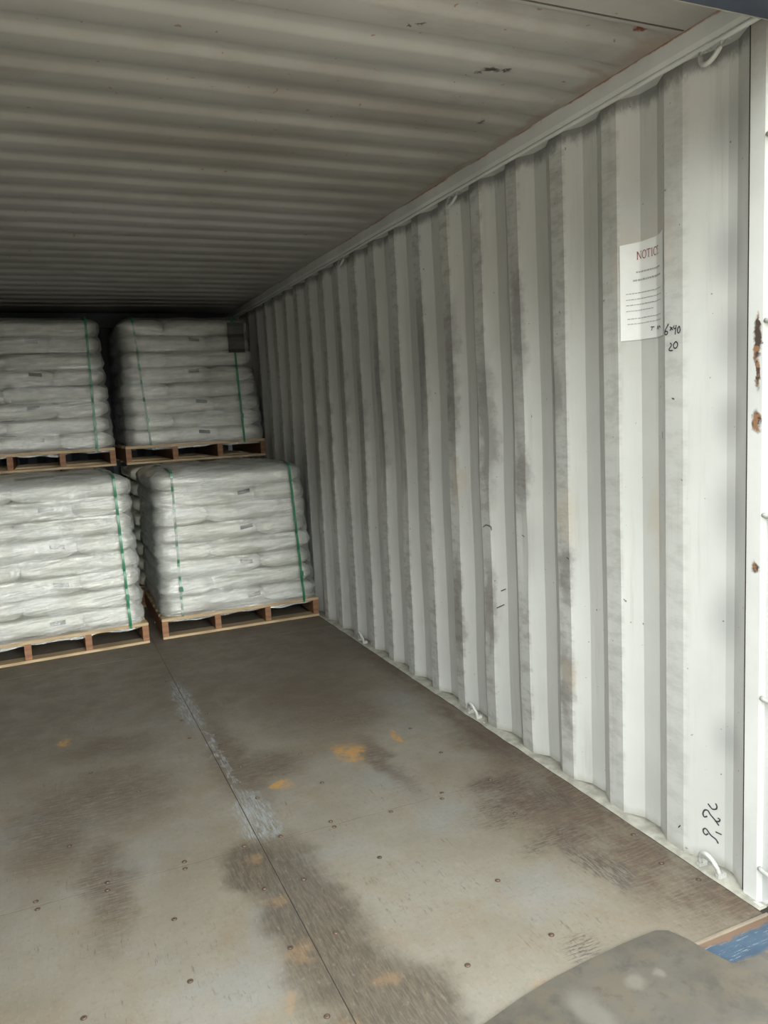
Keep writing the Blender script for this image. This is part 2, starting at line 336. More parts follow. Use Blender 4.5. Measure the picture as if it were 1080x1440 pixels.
def tube(bm, pts, r, n=10, closed=False):
    P = [Vector(p) for p in pts]; rings = []
    for i, p in enumerate(P):
        a = P[i-1] if (i > 0 or closed) else p; b = P[(i+1) % len(P)] if (i < len(P)-1 or closed) else p
        d = (b-a).normalized(); ref = Vector((0, 0, 1)) if abs(d.z) < .9 else Vector((1, 0, 0))
        u = d.cross(ref).normalized(); v = d.cross(u)
        rings.append([bm.verts.new(p + r*(math.cos(2*math.pi*k/n)*u + math.sin(2*math.pi*k/n)*v)) for k in range(n)])
    for i in range(len(rings) - (0 if closed else 1)):
        A, B = rings[i], rings[(i+1) % len(rings)]
        for k in range(n): bm.faces.new((A[k], A[(k+1) % n], B[(k+1) % n], B[k]))
    if not closed: bm.faces.new(rings[0]); bm.faces.new(rings[-1])
def prism_z(bm, poly, z0, z1):
    a = [bm.verts.new((x, y, z0)) for x, y in poly]; b = [bm.verts.new((x, y, z1)) for x, y in poly]
    n = len(poly); bm.faces.new(a); bm.faces.new(b)
    for i in range(n): bm.faces.new((a[i], a[(i+1) % n], b[(i+1) % n], b[i]))
def prism_y(bm, poly, y0, y1):
    a = [bm.verts.new((x, y0, z)) for x, z in poly]; b = [bm.verts.new((x, y1, z)) for x, z in poly]
    n = len(poly); bm.faces.new(a); bm.faces.new(b)
    for i in range(n): bm.faces.new((a[i], a[(i+1) % n], b[(i+1) % n], b[i]))
def struct(o): o['kind'] = 'structure'; return o
def thing(o, label, cat, group=None):
    o['label'] = label; o['category'] = cat
    if group: o['group'] = group
    return o
def empty(name, loc): o = bpy.data.objects.new(name, None); o.location = loc; o.empty_display_size = .1; COL.objects.link(o); return o

# ------------------------------------------------------------------ corrugated side walls
def prof(y):
    if y < 1.50: return 0.
    if y < 1.727:
        if y < 1.57: return DEP*(y-1.5)/.07
        if y < 1.60: return DEP
        return DEP*(1.727-y)/.127
    t = (y-1.727) % .273
    if t < .07: return 0.
    if t < .136: return DEP*(t-.07)/.066
    if t < .208: return DEP
    return DEP*(1-(t-.208)/.065)
def ysamples():
    ys = [1.50, 1.535, 1.57, 1.60, 1.632, 1.664, 1.695, 1.727]; y = 1.727
    while y < YB:
        for t in (.035, .07, .103, .136, .172, .208, .24, .273):
            if y+t < YB: ys.append(y+t)
        y += .273
    ys.append(YB); return ys
DENTS = [(2.83, 1.28, .045, .16, .010), (2.56, .87, .04, .15, .009), (3.42, 1.75, .05, .2, .008), (2.31, 1.47, .03, .08, .005), (3.1, .95, .04, .12, .007), (3.95, 1.2, .06, .3, .010), (2.85, .45, .05, .12, .004), (3.66, 1.0, .05, .3, .009)]
def wall_sheet(side):
    bm = bmesh.new(); ys = ysamples(); zs = [-.045 + (HT-.01+.045)*i/56 for i in range(57)]
    g = []
    for y in ys:
        col = []
        for z in zs:
            x = prof(y)
            amp = min(1, max(0, (y-1.9)/.6))
            yy = y + amp*.010*noise.noise(Vector((y*2.1, z*1.6, side*5)))
            x += amp*.006*noise.noise(Vector((y*1.7, z*1.9, 9+side)))
            if side > 0:
                for dy, dz, ry, rz, am in DENTS: x += am*math.exp(-((y-dy)/ry)**2-((z-dz)/rz)**2)
            col.append(bm.verts.new((X+x if side > 0 else XL-x, yy, z)))
        g.append(col)
    for i in range(len(ys)-1):
        for j in range(len(zs)-1): bm.faces.new((g[i][j], g[i+1][j], g[i+1][j+1], g[i][j+1]))
    return bm
def solid(o, th, off):
    m = o.modifiers.new('steel_thickness', 'SOLIDIFY'); m.thickness = th; m.offset = off
def make_wall(side, name):
    bm = wall_sheet(side)
    # keep one consistent orientation, then thicken to the outside
    o = obj(name, bm, MT['wall']); struct(o)
    nx = sum(p.normal.x*p.area for p in o.data.polygons)
    solid(o, .003, 1 if nx*side > 0 else -1)
    return o
wall_right = make_wall(1, 'wall_right'); wall_left = make_wall(-1, 'wall_left')
wall_left.data.materials[0] = simple('darkened_left_wall_paint', (.30, .30, .285), .6, 0, .25, 3)  # wall out of view, colour darkened to cut the light it bounces inside

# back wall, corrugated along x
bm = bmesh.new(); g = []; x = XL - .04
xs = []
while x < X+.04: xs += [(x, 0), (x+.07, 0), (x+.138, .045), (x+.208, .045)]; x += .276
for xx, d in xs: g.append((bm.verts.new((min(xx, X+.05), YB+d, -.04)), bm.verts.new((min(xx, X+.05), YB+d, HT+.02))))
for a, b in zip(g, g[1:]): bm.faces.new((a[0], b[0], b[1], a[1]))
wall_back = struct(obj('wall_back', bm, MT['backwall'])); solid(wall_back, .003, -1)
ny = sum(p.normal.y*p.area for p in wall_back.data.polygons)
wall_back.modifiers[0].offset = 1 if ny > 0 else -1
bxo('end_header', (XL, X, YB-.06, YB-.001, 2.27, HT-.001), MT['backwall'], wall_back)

# ceiling
def cz(y):
    if y < 1.69: return 0
    t = (y-1.62) % .2008
    # low flat, step up facing away, high flat, step down facing the doors
    sm_ = lambda v: v*v*(3-2*v)
    if t < .085: return 0
    if t < .115: return .016*sm_((t-.085)/.03)
    if t < .162: return .016
    return .016*(1-sm_((t-.162)/.0388))
bm = bmesh.new(); ys = [1.34, 1.40, 1.69, 1.695]; y = 1.62
while y < 6.9:
    for t in (0, .04, .085, .0925, .10, .1075, .115, .14, .162, .17, .178, .187, .195):
        if 1.70 < y+t < 6.9: ys.append(y+t)
    y += .2008
ys += [7.1, YB+.04]
W_ = X-XL; xs = [XL-.05, XL+.02, XL+.06, XL+.16] + [XL+.16+(W_-.32)*i/24 for i in range(1, 24)] + [X-.16, X-.06, X-.02, X+.05]
g = []
for y in ys:
    row = []
    for x in xs:
        e = min(x-XL, X-x); k = min(1, max(0, (e-.05)/.11))
        z = HT + (cz(y) if y < 6.9 else 0)*k
        if y > 1.75: z += .004*noise.noise(Vector((x*2, y*2, 3)))*k
        row.append(bm.verts.new((x, y, z)))
    g.append(row)
for i in range(len(ys)-1):
    for j in range(len(xs)-1): bm.faces.new((g[i][j], g[i][j+1], g[i+1][j+1], g[i+1][j]))
ceiling = struct(obj('ceiling', bm, MT['ceil'], None, True))
nz = sum(p.normal.z*p.area for p in ceiling.data.polygons); solid(ceiling, .003, 1 if nz > 0 else -1)
bm = bmesh.new(); box(bm, XL+.06, X-.035, 1.686, 1.691, HT-.0015, HT+.0005)
obj('plate_joint', bm, simple('grimy_joint', (.075, .065, .055), .8), ceiling)

# top and bottom rails
def rail(side, name, poly):
    P = [((X+a) if side > 0 else (XL-a), z) for a, z in poly]
    bm = bmesh.new(); prism_y(bm, P, 1.43, YB); return struct(obj(name, bm, MT['rail']))
top_poly = [(-.028, HT+.012), (-.028, 2.345), (-.024, 2.334), (-.014, 2.328), (.05, 2.328), (.05, HT+.012)]
trim_1 = rail(1, 'trim_1', top_poly); trim_2 = rail(-1, 'trim_2', top_poly)
# rounded bead under the lower edge of the rail
bm = bmesh.new(); tube(bm, [(X-.017, y, 2.326+.003*noise.noise(Vector((y*3, 0, 0)))) for y in [1.44+.12*i for i in range(49)]], .008, 8)
obj('weld_bead', bm, MT['rail'], trim_1, True)
bot_poly = [(-.022, -.06), (-.022, -.004), (-.012, .002), (.05, .002), (.05, -.06)]
trim_3 = rail(1, 'trim_3', bot_poly); trim_4 = rail(-1, 'trim_4', bot_poly)
# lumpy sealant between floor edge and wall
bm = bmesh.new(); g = []
for i in range(240):
    y = 1.42 + i*(YB-1.45)/239; a = .006*noise.noise(Vector((y*9, 0, 2))); b = .007*noise.noise(Vector((y*6, 3, 2)))
    pr = prof(y)
    ring = [(X-.028+a*.6, -.01), (X-.026+a, .001), (X-.017+a, .004+b*.7), (X-.002+pr*.6, .004+b*.6), (X+pr+.004, .008+b*.6), (X+pr+.006, -.01)]
    g.append([bm.verts.new((x, y, z)) for x, z in ring])
for A, B in zip(g, g[1:]):
    for k in range(5): bm.faces.new((A[k], A[k+1], B[k+1], B[k]))
obj('sealant', bm, MT['caulk'], trim_3, True)

# corner post at the doors (right) and its mirror (left)
def post(side, name):
    def mx(poly): return [((X+a) if side > 0 else (XL-a), y) for a, y in poly]
    bm = bmesh.new()
    prism_z(bm, mx([(-.004, 1.497), (-.004, 1.452), (.004, 1.440), (.055, 1.440), (.055, 1.36), (.0, 1.36), (.0, 1.29), (.16, 1.29), (.16, 1.50), (.05, 1.50)]), -.05, HT+.03)
    bmesh.ops.triangulate(bm, faces=[f for f in bm.faces if len(f.verts) > 4])
    o = struct(obj(name, bm, MT['post']))
    bm = bmesh.new(); x = X-.001 if side > 0 else XL+.001
    prism_z(bm, [(x-.003, 1.4965), (x+.003, 1.4965), (x+.003, 1.5005), (x-.003, 1.5005)], .01, 2.33); obj('panel_joint', bm, MT['gap'], o)
    return o
trim_5 = post(1, 'trim_5'); trim_6 = post(-1, 'trim_6')
for k, z in enumerate((2.05, 1.60, 1.10, .60, .105)):
    bm = bmesh.new(); tube(bm, [(X-.002, 1.446, z), (X-.004, 1.436, z-.002), (X-.004, 1.40, z-.006), (X+.0, 1.352, z-.006)], .0065, 10)
    obj('lashing_bar', bm, MT['ring'], trim_5, True)

# door header
bm = bmesh.new(); box(bm, XL-.1, X+.16, 1.24, 1.40, 2.28, 2.50, .008)
hd = struct(obj('trim_7', bm, MT['header']))
bm = bmesh.new(); box(bm, XL, X+.0, 1.398, 1.402, 2.283, HT); obj('header_back_plate', bm, MT['ceil'], hd)

# ------------------------------------------------------------------ floor: plywood sheets, joints, screws
FX1 = X-.030; FX0 = XL+.030
bm = bmesh.new(); box(bm, XL, X, YO, YB, -.08, -.0009); floor = struct(obj('floor', bm, MT['gap']))
SEAM_Y = 2.424; cx = .539
def sheet(x0, x1, y0, y1):
    bm = bmesh.new(); box(bm, x0, x1, y0, y1, -.004, 0, 0); obj('plywood_sheet', bm, MT['floor'], floor)
ybs = [YO+.004, SEAM_Y, 4.85, YB]
for y0, y1 in zip(ybs, ybs[1:]):
    sheet(FX0, cx-.0016, y0+.0016, y1-.0016); sheet(cx+.0016, FX1, y0+.0016, y1-.0016)
sc = [(-.155,2.448),(-.149,2.403),(.052,2.446),(.049,2.403),(.289,2.445),(.284,2.403),(.487,2.44),(.613,2.441),(.797,2.449),(.795,2.408),(1.01,2.405),(1.235,2.437),(1.215,2.399),(1.443,2.436),(-.051,2.735),(.213,2.159),(.212,1.885),(.485,2.177),(.606,2.165),(.477,1.886),(.608,1.885),(.861,2.161),(1.127,1.879),(1.387,2.182),(1.122,1.604),(.866,1.607),(1.65,1.881),(1.613,1.717),(1.647,1.603),(.5,4.302),(.483,3.677),(.48,3.444),(.589,3.302),(.616,3.04),(.87,3.031),(.866,2.736),(.611,2.745),(1.393,2.744),(.603,3.697),(.485,1.613),(-.044,1.88),(1.39,3.03),(1.13,3.30),(.21,3.03),(.05,3.3),(.32,1.6)]
hb = bmesh.new(); bmesh.ops.create_cone(hb, cap_ends=True, segments=20, radius1=.0085, radius2=.0085, depth=.0012)
hb_me = bpy.data.meshes.new('countersink'); hb.to_mesh(hb_me); hb.free(); hb_me.materials.append(MT['hole'])
sb = bmesh.new(); bmesh.ops.create_cone(sb, cap_ends=True, segments=16, radius1=.0060, radius2=.0052, depth=.0016, matrix=Matrix.Translation((0, 0, .0012)))
box(sb, -.004, .004, -.0008, .0008, .0018, .0024); box(sb, -.0008, .0008, -.004, .004, .0018, .0024)
sb_me = bpy.data.meshes.new('floor_screw'); sb.to_mesh(sb_me); sb.free(); sb_me.materials.append(MT['screw'])
for i, (x, y) in enumerate(sc):
    o = bpy.data.objects.new('floor_screw', sb_me); COL.objects.link(o); o.parent = floor; o.location = (x, y, .0008); o.rotation_euler = (0, 0, i*1.3)
    o.scale = (.95, .95, 1)
    h = bpy.data.objects.new('countersink', hb_me); COL.objects.link(h); h.parent = o; h.location = (.001, .0005, -.0004)

# threshold sill in blue paint, light bead along the sheet edge
bm = bmesh.new(); box(bm, XL, X+.02, 1.25, YO, -.06, -.004, .002); sill = struct(obj('trim_8', bm, MT['sill']))
bm = bmesh.new(); box(bm, XL+.04, X-.02, YO-.001, YO+.0045, -.008, .0025); obj('sheet_edge_strip', bm, simple('bare_steel_edge', (.24, .20, .155), .5, .3), sill)
# loading plate lying on the threshold
pts = [(-.9, -1.2), (-.9, 1.30), (-.3, 1.33), (.3, 1.355), (.62, 1.392), (.81, 1.424), (.92, 1.450), (1.01, 1.466), (1.15, 1.477), (1.25, 1.483), (1.32, 1.488), (1.375, 1.487), (1.405, 1.470), (1.425, 1.42), (1.437, 1.36), (1.455, 1.305), (1.49, 1.297), (1.566, 1.290), (1.66, 1.272), (1.74, 1.235), (1.80, 1.20), (1.80, -1.2)]
bm = bmesh.new(); top = [bm.verts.new((x, y, .006)) for x, y in pts]
inner = [(x + (.035 if x < 0 else -.03 if x > 1.3 else 0), y-.03 if y > 0 else y) for x, y in pts]
f = bm.faces.new(top); r = bmesh.ops.extrude_face_region(bm, geom=[f]); vs = [v for v in r['geom'] if isinstance(v, bmesh.types.BMVert)]
for v in vs: v.co.z = .0006
bmesh.ops.bevel(bm, geom=[e for e in bm.edges if all(v.co.z > .003 for v in e.verts)], offset=.003, segments=3, affect='EDGES')
bmesh.ops.triangulate(bm, faces=[f for f in bm.faces if len(f.verts) > 4])
thing(obj('dock_plate', bm, MT['plate']), 'scuffed grey steel dock plate lying over the container threshold', 'dock plate')
bm = bmesh.new(); box(bm, -8, 10, -14, 1.25, -.30, -.062); dk = struct(obj('floor_outside', bm, MT['conc']))

# ------------------------------------------------------------------ lashing rings on the right wall
def ring_thing(y, low, label):
    e = empty('lashing_ring', (X-.012, y, .014 if low else 2.326)); thing(e, label, 'lashing ring', 'lashing rings welded along the right wall')
    pts = []; s = 1 if low else -1
    for k in range(15):
        a = math.pi*k/14
        pts.append((-.022*math.sin(a)*(1 if not low else .7), .036*math.cos(a), s*(.052*math.sin(a))))
    bm = bmesh.new(); tube(bm, pts, .0068, 10); obj('ring_rod', bm, MT['ring'], e, True)
    for q in (-1, 1):
        bm = bmesh.new(); box(bm, -.010, .022, q*.036-.009, q*.036+.009, -.010 if low else -.004, .006 if low else .012, .003); obj('weld_foot', bm, MT['ring'], e)
ring_thing(1.610, True, 'white lashing ring at the wall foot nearest the doorway')
ring_thing(3.000, True, 'white lashing ring at the wall foot midway along the wall')
ring_thing(4.370, True, 'small lashing ring at the wall foot beside the lower right pallet')
ring_thing(1.610, False, 'grey lashing ring under the top rail nearest the doorway')
ring_thing(3.000, False, 'dark lashing ring under the top rail midway along the wall')
ring_thing(4.330, False, 'small dark lashing ring under the top rail farthest from the doorway')

# ------------------------------------------------------------------ handwriting and notice on the wall
def wpt(y, z, off=.0022): return Vector((X+prof(y)-off, y, z))
def scribble(name, strokes, w=.0016, label=None):
    bm = bmesh.new()
    for st in strokes:
        P = [Vector((y, z)) for y, z in st]
        # resample
        Q = []
        for a, b in zip(P, P[1:]):
            n = max(1, int((b-a).length/.003)); Q += [a.lerp(b, i/n) for i in range(n)]
        Q.append(P[-1])
        for _ in range(2): Q = [Q[0]] + [(Q[i-1]+2*Q[i]+Q[i+1])/4 for i in range(1, len(Q)-1)] + [Q[-1]]
        L = []
        for i, p in enumerate(Q):
            d = (Q[min(i+1, len(Q)-1)]-Q[max(i-1, 0)]).normalized(); nn = Vector((-d.y, d.x))*w
            L.append((bm.verts.new(wpt(p.x+nn.x, p.y+nn.y)), bm.verts.new(wpt(p.x-nn.x, p.y-nn.y))))
        for A, B in zip(L, L[1:]): bm.faces.new((A[0], A[1], B[1], B[0]))
    o = obj(name, bm, MT['ink'], wall_right)
    if label: o['label'] = label
    return o
scribble('marker_writing', [
 [(1.7801,1.631),(1.7893,1.6207),(1.7955,1.61),(1.7955,1.6014),(1.7881,1.5997),(1.7823,1.6057),(1.7854,1.6117),(1.7933,1.6107)],
 [(1.7749,1.6228),(1.7633,1.612)], [(1.7646,1.6206),(1.775,1.6115)],
 [(1.7581,1.6246),(1.7607,1.6155),(1.7505,1.6152)], [(1.7504,1.6246),(1.7544,1.5979)],
 [(1.7377,1.6202),(1.7454,1.6156),(1.7454,1.6016),(1.7391,1.5999),(1.734,1.6087),(1.7377,1.6202)],
 [(1.7751,1.5746),(1.7686,1.5749),(1.7674,1.5691),(1.7791,1.5579),(1.7805,1.5551),(1.77,1.5532),(1.7635,1.5536)],
 [(1.7519,1.5779),(1.7622,1.5705),(1.7596,1.5589),(1.7494,1.5588),(1.743,1.5686),(1.7493,1.5776),(1.7519,1.5779)]], .0017, 'handwritten figures 6x40 and 20')
scribble('marker_figures', [
 [(1.6489,.1951),(1.6364,.1818),(1.6241,.1859),(1.6208,.1961),(1.6262,.2046)],
 [(1.6509,.1539),(1.6609,.1457),(1.6651,.1566),(1.6593,.1717),(1.6488,.1742),(1.6425,.1632),(1.6301,.1535),(1.6156,.1379)],
 [(1.628,.1475),(1.6157,.15),(1.6108,.1593),(1.6198,.1602)], [(1.6257,.1137),(1.6073,.1125)],
 [(1.6485,.0987),(1.6548,.0902),(1.663,.0954),(1.6636,.1076),(1.6549,.1131),(1.6486,.1057),(1.6401,.0959),(1.6235,.0903),(1.6173,.0795)]], .0021, 'sideways handwritten figures by the post')
scribble('paint_scratch', [[(1.7467,.0756),(1.7375,.0874)], [(2.7802,.6334),(2.7589,.6452)], [(2.8008,.5557),(2.767,.5758)], [(2.8731,.9024),(2.85,.915),(2.8135,.912),(2.812,.895)], [(2.575,.905),(2.5589,.8987)], [(1.822,1.315),(1.817,1.295)], [(2.29,.858),(2.276,.853)], [(1.768,1.415),(1.758,1.412)]], .0018)

notice = empty('paper_notice', (X, 1.90, 1.75)); thing(notice, 'white sheet headed NOTICE taped into a corrugation of the wall', 'notice')
# arc length along the corrugation from the far edge of the sheet
YF = 1.992
def path(n=240, L=.212):
    pts = [(YF, X+prof(YF))]; y = YF; acc = 0; out = [(0, YF, X+prof(YF))]
    while acc < L+.02:
        y2 = y-.0008; a = (prof(y2)-prof(y)); acc += math.hypot(.0008, a); y = y2; out.append((acc, y, X+prof(y)))
    return out
PATH = path()
def on(s, z, off):
    # softened so the paper bridges the creases slightly
    acc = 0; xx = yy = 0; ws = 0
    for ds in (-.006, -.003, 0, .003, .006):
        t = min(max(s+ds, 0), PATH[-1][0]-.001); i = min(range(0, len(PATH)), key=lambda k: abs(PATH[k][0]-t)) if False else int(t/PATH[-1][0]*(len(PATH)-1))
        while i < len(PATH)-1 and PATH[i][0] < t: i += 1
        while i > 0 and PATH[i][0] > t: i -= 1
        xx += PATH[i][2]; yy += PATH[i][1]; ws += 1
    return Vector((xx/ws-off, yy/ws, z))
ZT, ZB = 1.896, 1.602
bm = bmesh.new(); g = []
for i in range(61):
    s = .210*i/60; row = []
    for j in range(9):
        z = ZB+(ZT-ZB)*j/8 + (.006*(i/60) if j == 8 else 0)
        row.append(bm.verts.new(on(s, z, .0035 + .003*max(0, (i-50)/10)) - notice.location))
    g.append(row)
for A, B in zip(g, g[1:]):
    for k in range(8): bm.faces.new((A[k], A[k+1], B[k+1], B[k]))
obj('sheet', bm, MT['paper'], notice, True)
# small print, too small to read in the photograph: broken grey lines
def print_line(s0, s1, z, hh, seed, mat='grey'):
    rnd = random.Random(seed); bm = bmesh.new(); s = s0
    while s < s1:
        l = rnd.uniform(.004, .013); e = min(s+l, s1); n = max(1, int((e-s)/.003))
        pr = [(bm.verts.new(on(s+(e-s)*i/n, z-hh, .0050)-notice.location), bm.verts.new(on(s+(e-s)*i/n, z+hh*rnd.uniform(.6, 1), .0050)-notice.location)) for i in range(n+1)]
        for A, B in zip(pr, pr[1:]): bm.faces.new((A[0], A[1], B[1], B[0]))
        s = e+.0018
    obj('printed_line', bm, MT[mat], notice)
print_line(.055, .172, 1.808, .0026, 1); print_line(.045, .180, 1.784, .0030, 2)
for i, z in enumerate((1.745, 1.727, 1.710)): print_line(.022, .182, z, .0015, 3+i)
print_line(.022, .125, 1.692, .0015, 9)
print_line(.026, .182, 1.668, .0015, 10); print_line(.026, .182, 1.652, .0015, 11)
bm = bmesh.new()
def nstroke(pts, w=.0014):
    Q = []
    for a, b in zip(pts, pts[1:]):
        n = max(1, int(math.hypot(b[0]-a[0], b[1]-a[1])/.003)); Q += [(a[0]+(b[0]-a[0])*i/n, a[1]+(b[1]-a[1])*i/n) for i in range(n)]
    Q.append(pts[-1]); L = []
    for i, p in enumerate(Q):
        a, b = Q[max(i-1, 0)], Q[min(i+1, len(Q)-1)]; d = Vector((b[0]-a[0], b[1]-a[1])).normalized()
        L.append((bm.verts.new(on(p[0]-d.y*w, p[1]+d.x*w, .0052)-notice.location), bm.verts.new(on(p[0]+d.y*w, p[1]-d.x*w, .0052)-notice.location)))
    for A, B in zip(L, L[1:]): bm.faces.new((A[0], A[1], B[1], B[0]))
# serif capitals of the heading
LET = {'N': [[(.12, 0), (.12, 1)], [(.12, 1), (.88, 0)], [(.88, 0), (.88, 1)], [(0, 0), (.28, 0)], [(-.02, 1), (.2, 1)], [(.7, 1), (1.04, 1)]],
 'O': [[(.5+.48*math.sin(a*math.pi/9), .5+.52*math.cos(a*math.pi/9)) for a in range(19)]],
 'T': [[(0, 1), (1, 1)], [(.5, 0), (.5, 1)], [(0, 1), (0, .82)], [(1, 1), (1, .82)], [(.32, 0), (.68, 0)]],
 'I': [[(.5, 0), (.5, 1)], [(.2, 0), (.8, 0)], [(.2, 1), (.8, 1)]],
 'C': [[(.5+.48*math.sin(a*math.pi/9), .5+.52*math.cos(a*math.pi/9)) for a in range(7, 21)], [(.93, .98), (.93, .72)]],
 'E': [[(.15, 0), (.15, 1)], [(0, 1), (.9, 1)], [(0, 0), (.95, 0)], [(.15, .52), (.65, .52)], [(.9, 1), (.9, .82)], [(.95, 0), (.95, .2)]]}
sx0 = .057
for ch, wd_ in zip('NOTICE', (.0175, .0170, .0150, .0075, .0145, .0145)):
    for k_, st_ in enumerate(LET[ch]): nstroke([(sx0+u_*wd_, 1.846+v_*.023) for u_, v_ in st_], .0013 if k_ < 2 else .0007)
    sx0 += wd_+.0030
o = obj('heading', bm, MT['red'], notice); o['label'] = 'dark red heading NOTICE'
bm = bmesh.new()
nstroke([(.112, 1.635), (.128, 1.634)]); nstroke([(.119, 1.635), (.115, 1.624)])
nstroke([(.142, 1.625), (.146, 1.635), (.154, 1.624), (.163, 1.633), (.178, 1.627)], .0018)
obj('ink_mark', bm, MT['ink'], notice)

# ------------------------------------------------------------------ pallets with sacks
LH = .119; PH = .140; BL, BW = .735, .372
def sack_mesh(seed, label_face=False):
    """pillow-like filled sack, length along x, origin at its centre"""
    bm = bmesh.new(); bmesh.ops.create_cube(bm, size=2); bmesh.ops.subdivide_edges(bm, edges=bm.edges[:], cuts=11, use_grid_fill=True)
    a, b, c = BL/2+.004, BW/2+.007, LH/2+.006
    for v in bm.verts:
        p = v.co
        # squircle in cross-section, flattened on top and bottom
        q = Vector((p.x, p.y, p.z))
        e1, e2 = 3.4, 2.4
        n = ((abs(q.y)**e2 + abs(q.z)**e2)**(1/e2)) or 1e-6
        mxv = max(abs(q.y), abs(q.z), 1e-6); f = mxv/n
        yy, zz = q.y*f, q.z*f
        ex = abs(q.x); taper = (1-ex**12*.22)
        tz = (1-ex**11*.36)
        nx = 1-.05*(max(abs(yy), abs(zz))**3)*ex
        v.co = Vector((q.x*a*nx, yy*b*taper, zz*c*tz))
        nn = noise.noise(v.co*9+Vector((seed*7.1, 0, 0)))*.005 + noise.noise(v.co*24+Vector((0, seed*3.3, 0)))*.002
        v.co += v.co.normalized()*nn
        v.co.x = max(-BL/2, min(BL/2, v.co.x)); v.co.y = max(-BW/2, min(BW/2, v.co.y)); v.co.z = max(-LH/2+.0008, min(LH/2-.0008, v.co.z))
    me = bpy.data.meshes.new('sack'); bmesh.ops.recalc_face_normals(bm, faces=bm.faces); bm.to_mesh(me); bm.free(); me.materials.append(MT['sack'])
    me.polygons.foreach_set('use_smooth', [True]*len(me.polygons)); return me
SACKS = [sack_mesh(i) for i in range(6)]
# printed patch on the long upper side near one end; strip of stitching on the end
def patch(px, py, tilt, w, h, mat, name):
    bm = bmesh.new(); n = 8; rows = []
    for i in range(n+1):
        u = -w/2+w*i/n; row = []
        for j in range(4):
            ang = math.radians(24) + (h/.06)*(j/3-.5)
            yy = -(BW/2+.0155) + .022*(1-math.cos(ang)) ; zz = .034*math.sin(ang)*1.5 + tilt*u
            row.append(bm.verts.new((px+u, yy, zz)))
        rows.append(row)
    for A, B in zip(rows, rows[1:]):
        for k in range(3): bm.faces.new((A[k], A[k+1], B[k+1], B[k]))
    me = bpy.data.meshes.new(name); bm.to_mesh(me); bm.free(); me.materials.append(mat); return me
PATCHES = [patch(px, 0, t, .092, .034, MT['black'], 'printed_patch') for px, t in ((.20, .05), (.27, .14), (.24, -.10))]
SEAMP = patch(0, 0, .03, .12, .004, MT['seam'], 'stitched_seam')

def pallet(x0, x1, y0, zb, rz, label):
    e = empty('pallet', ((x0+x1)/2, y0, zb)); thing(e, label, 'pallet', 'wooden pallets under the sack loads'); e.rotation_euler = (0, 0, rz)
    w = x1-x0; d = 1.05; h = w/2
    def pt(nm, dims, m): 
        cx_, cy_, cz_ = (dims[0]+dims[1])/2, (dims[2]+dims[3])/2, (dims[4]+dims[5])/2
        bm = bmesh.new(); box(bm, dims[0]-cx_, dims[1]-cx_, dims[2]-cy_, dims[3]-cy_, dims[4]-cz_, dims[5]-cz_, .0025)
        obj(nm, bm, MT[m], e, loc=(cx_, cy_, cz_))
    for k in range(3): yy = [0, .475, .95][k]; pt('bottom_board', (-h, h, yy, yy+.10, 0, .017), 'wood')
    for k in range(4): xx = -h + (w-.040)*k/3; pt('stringer', (xx, xx+.040, .004, d-.004, .017, .118), 'redwood')
    for k in range(7): yy = (d-.095)*k/6; pt('deck_board', (-h, h, yy, yy+.095, .118, .138), 'wood')
    return e

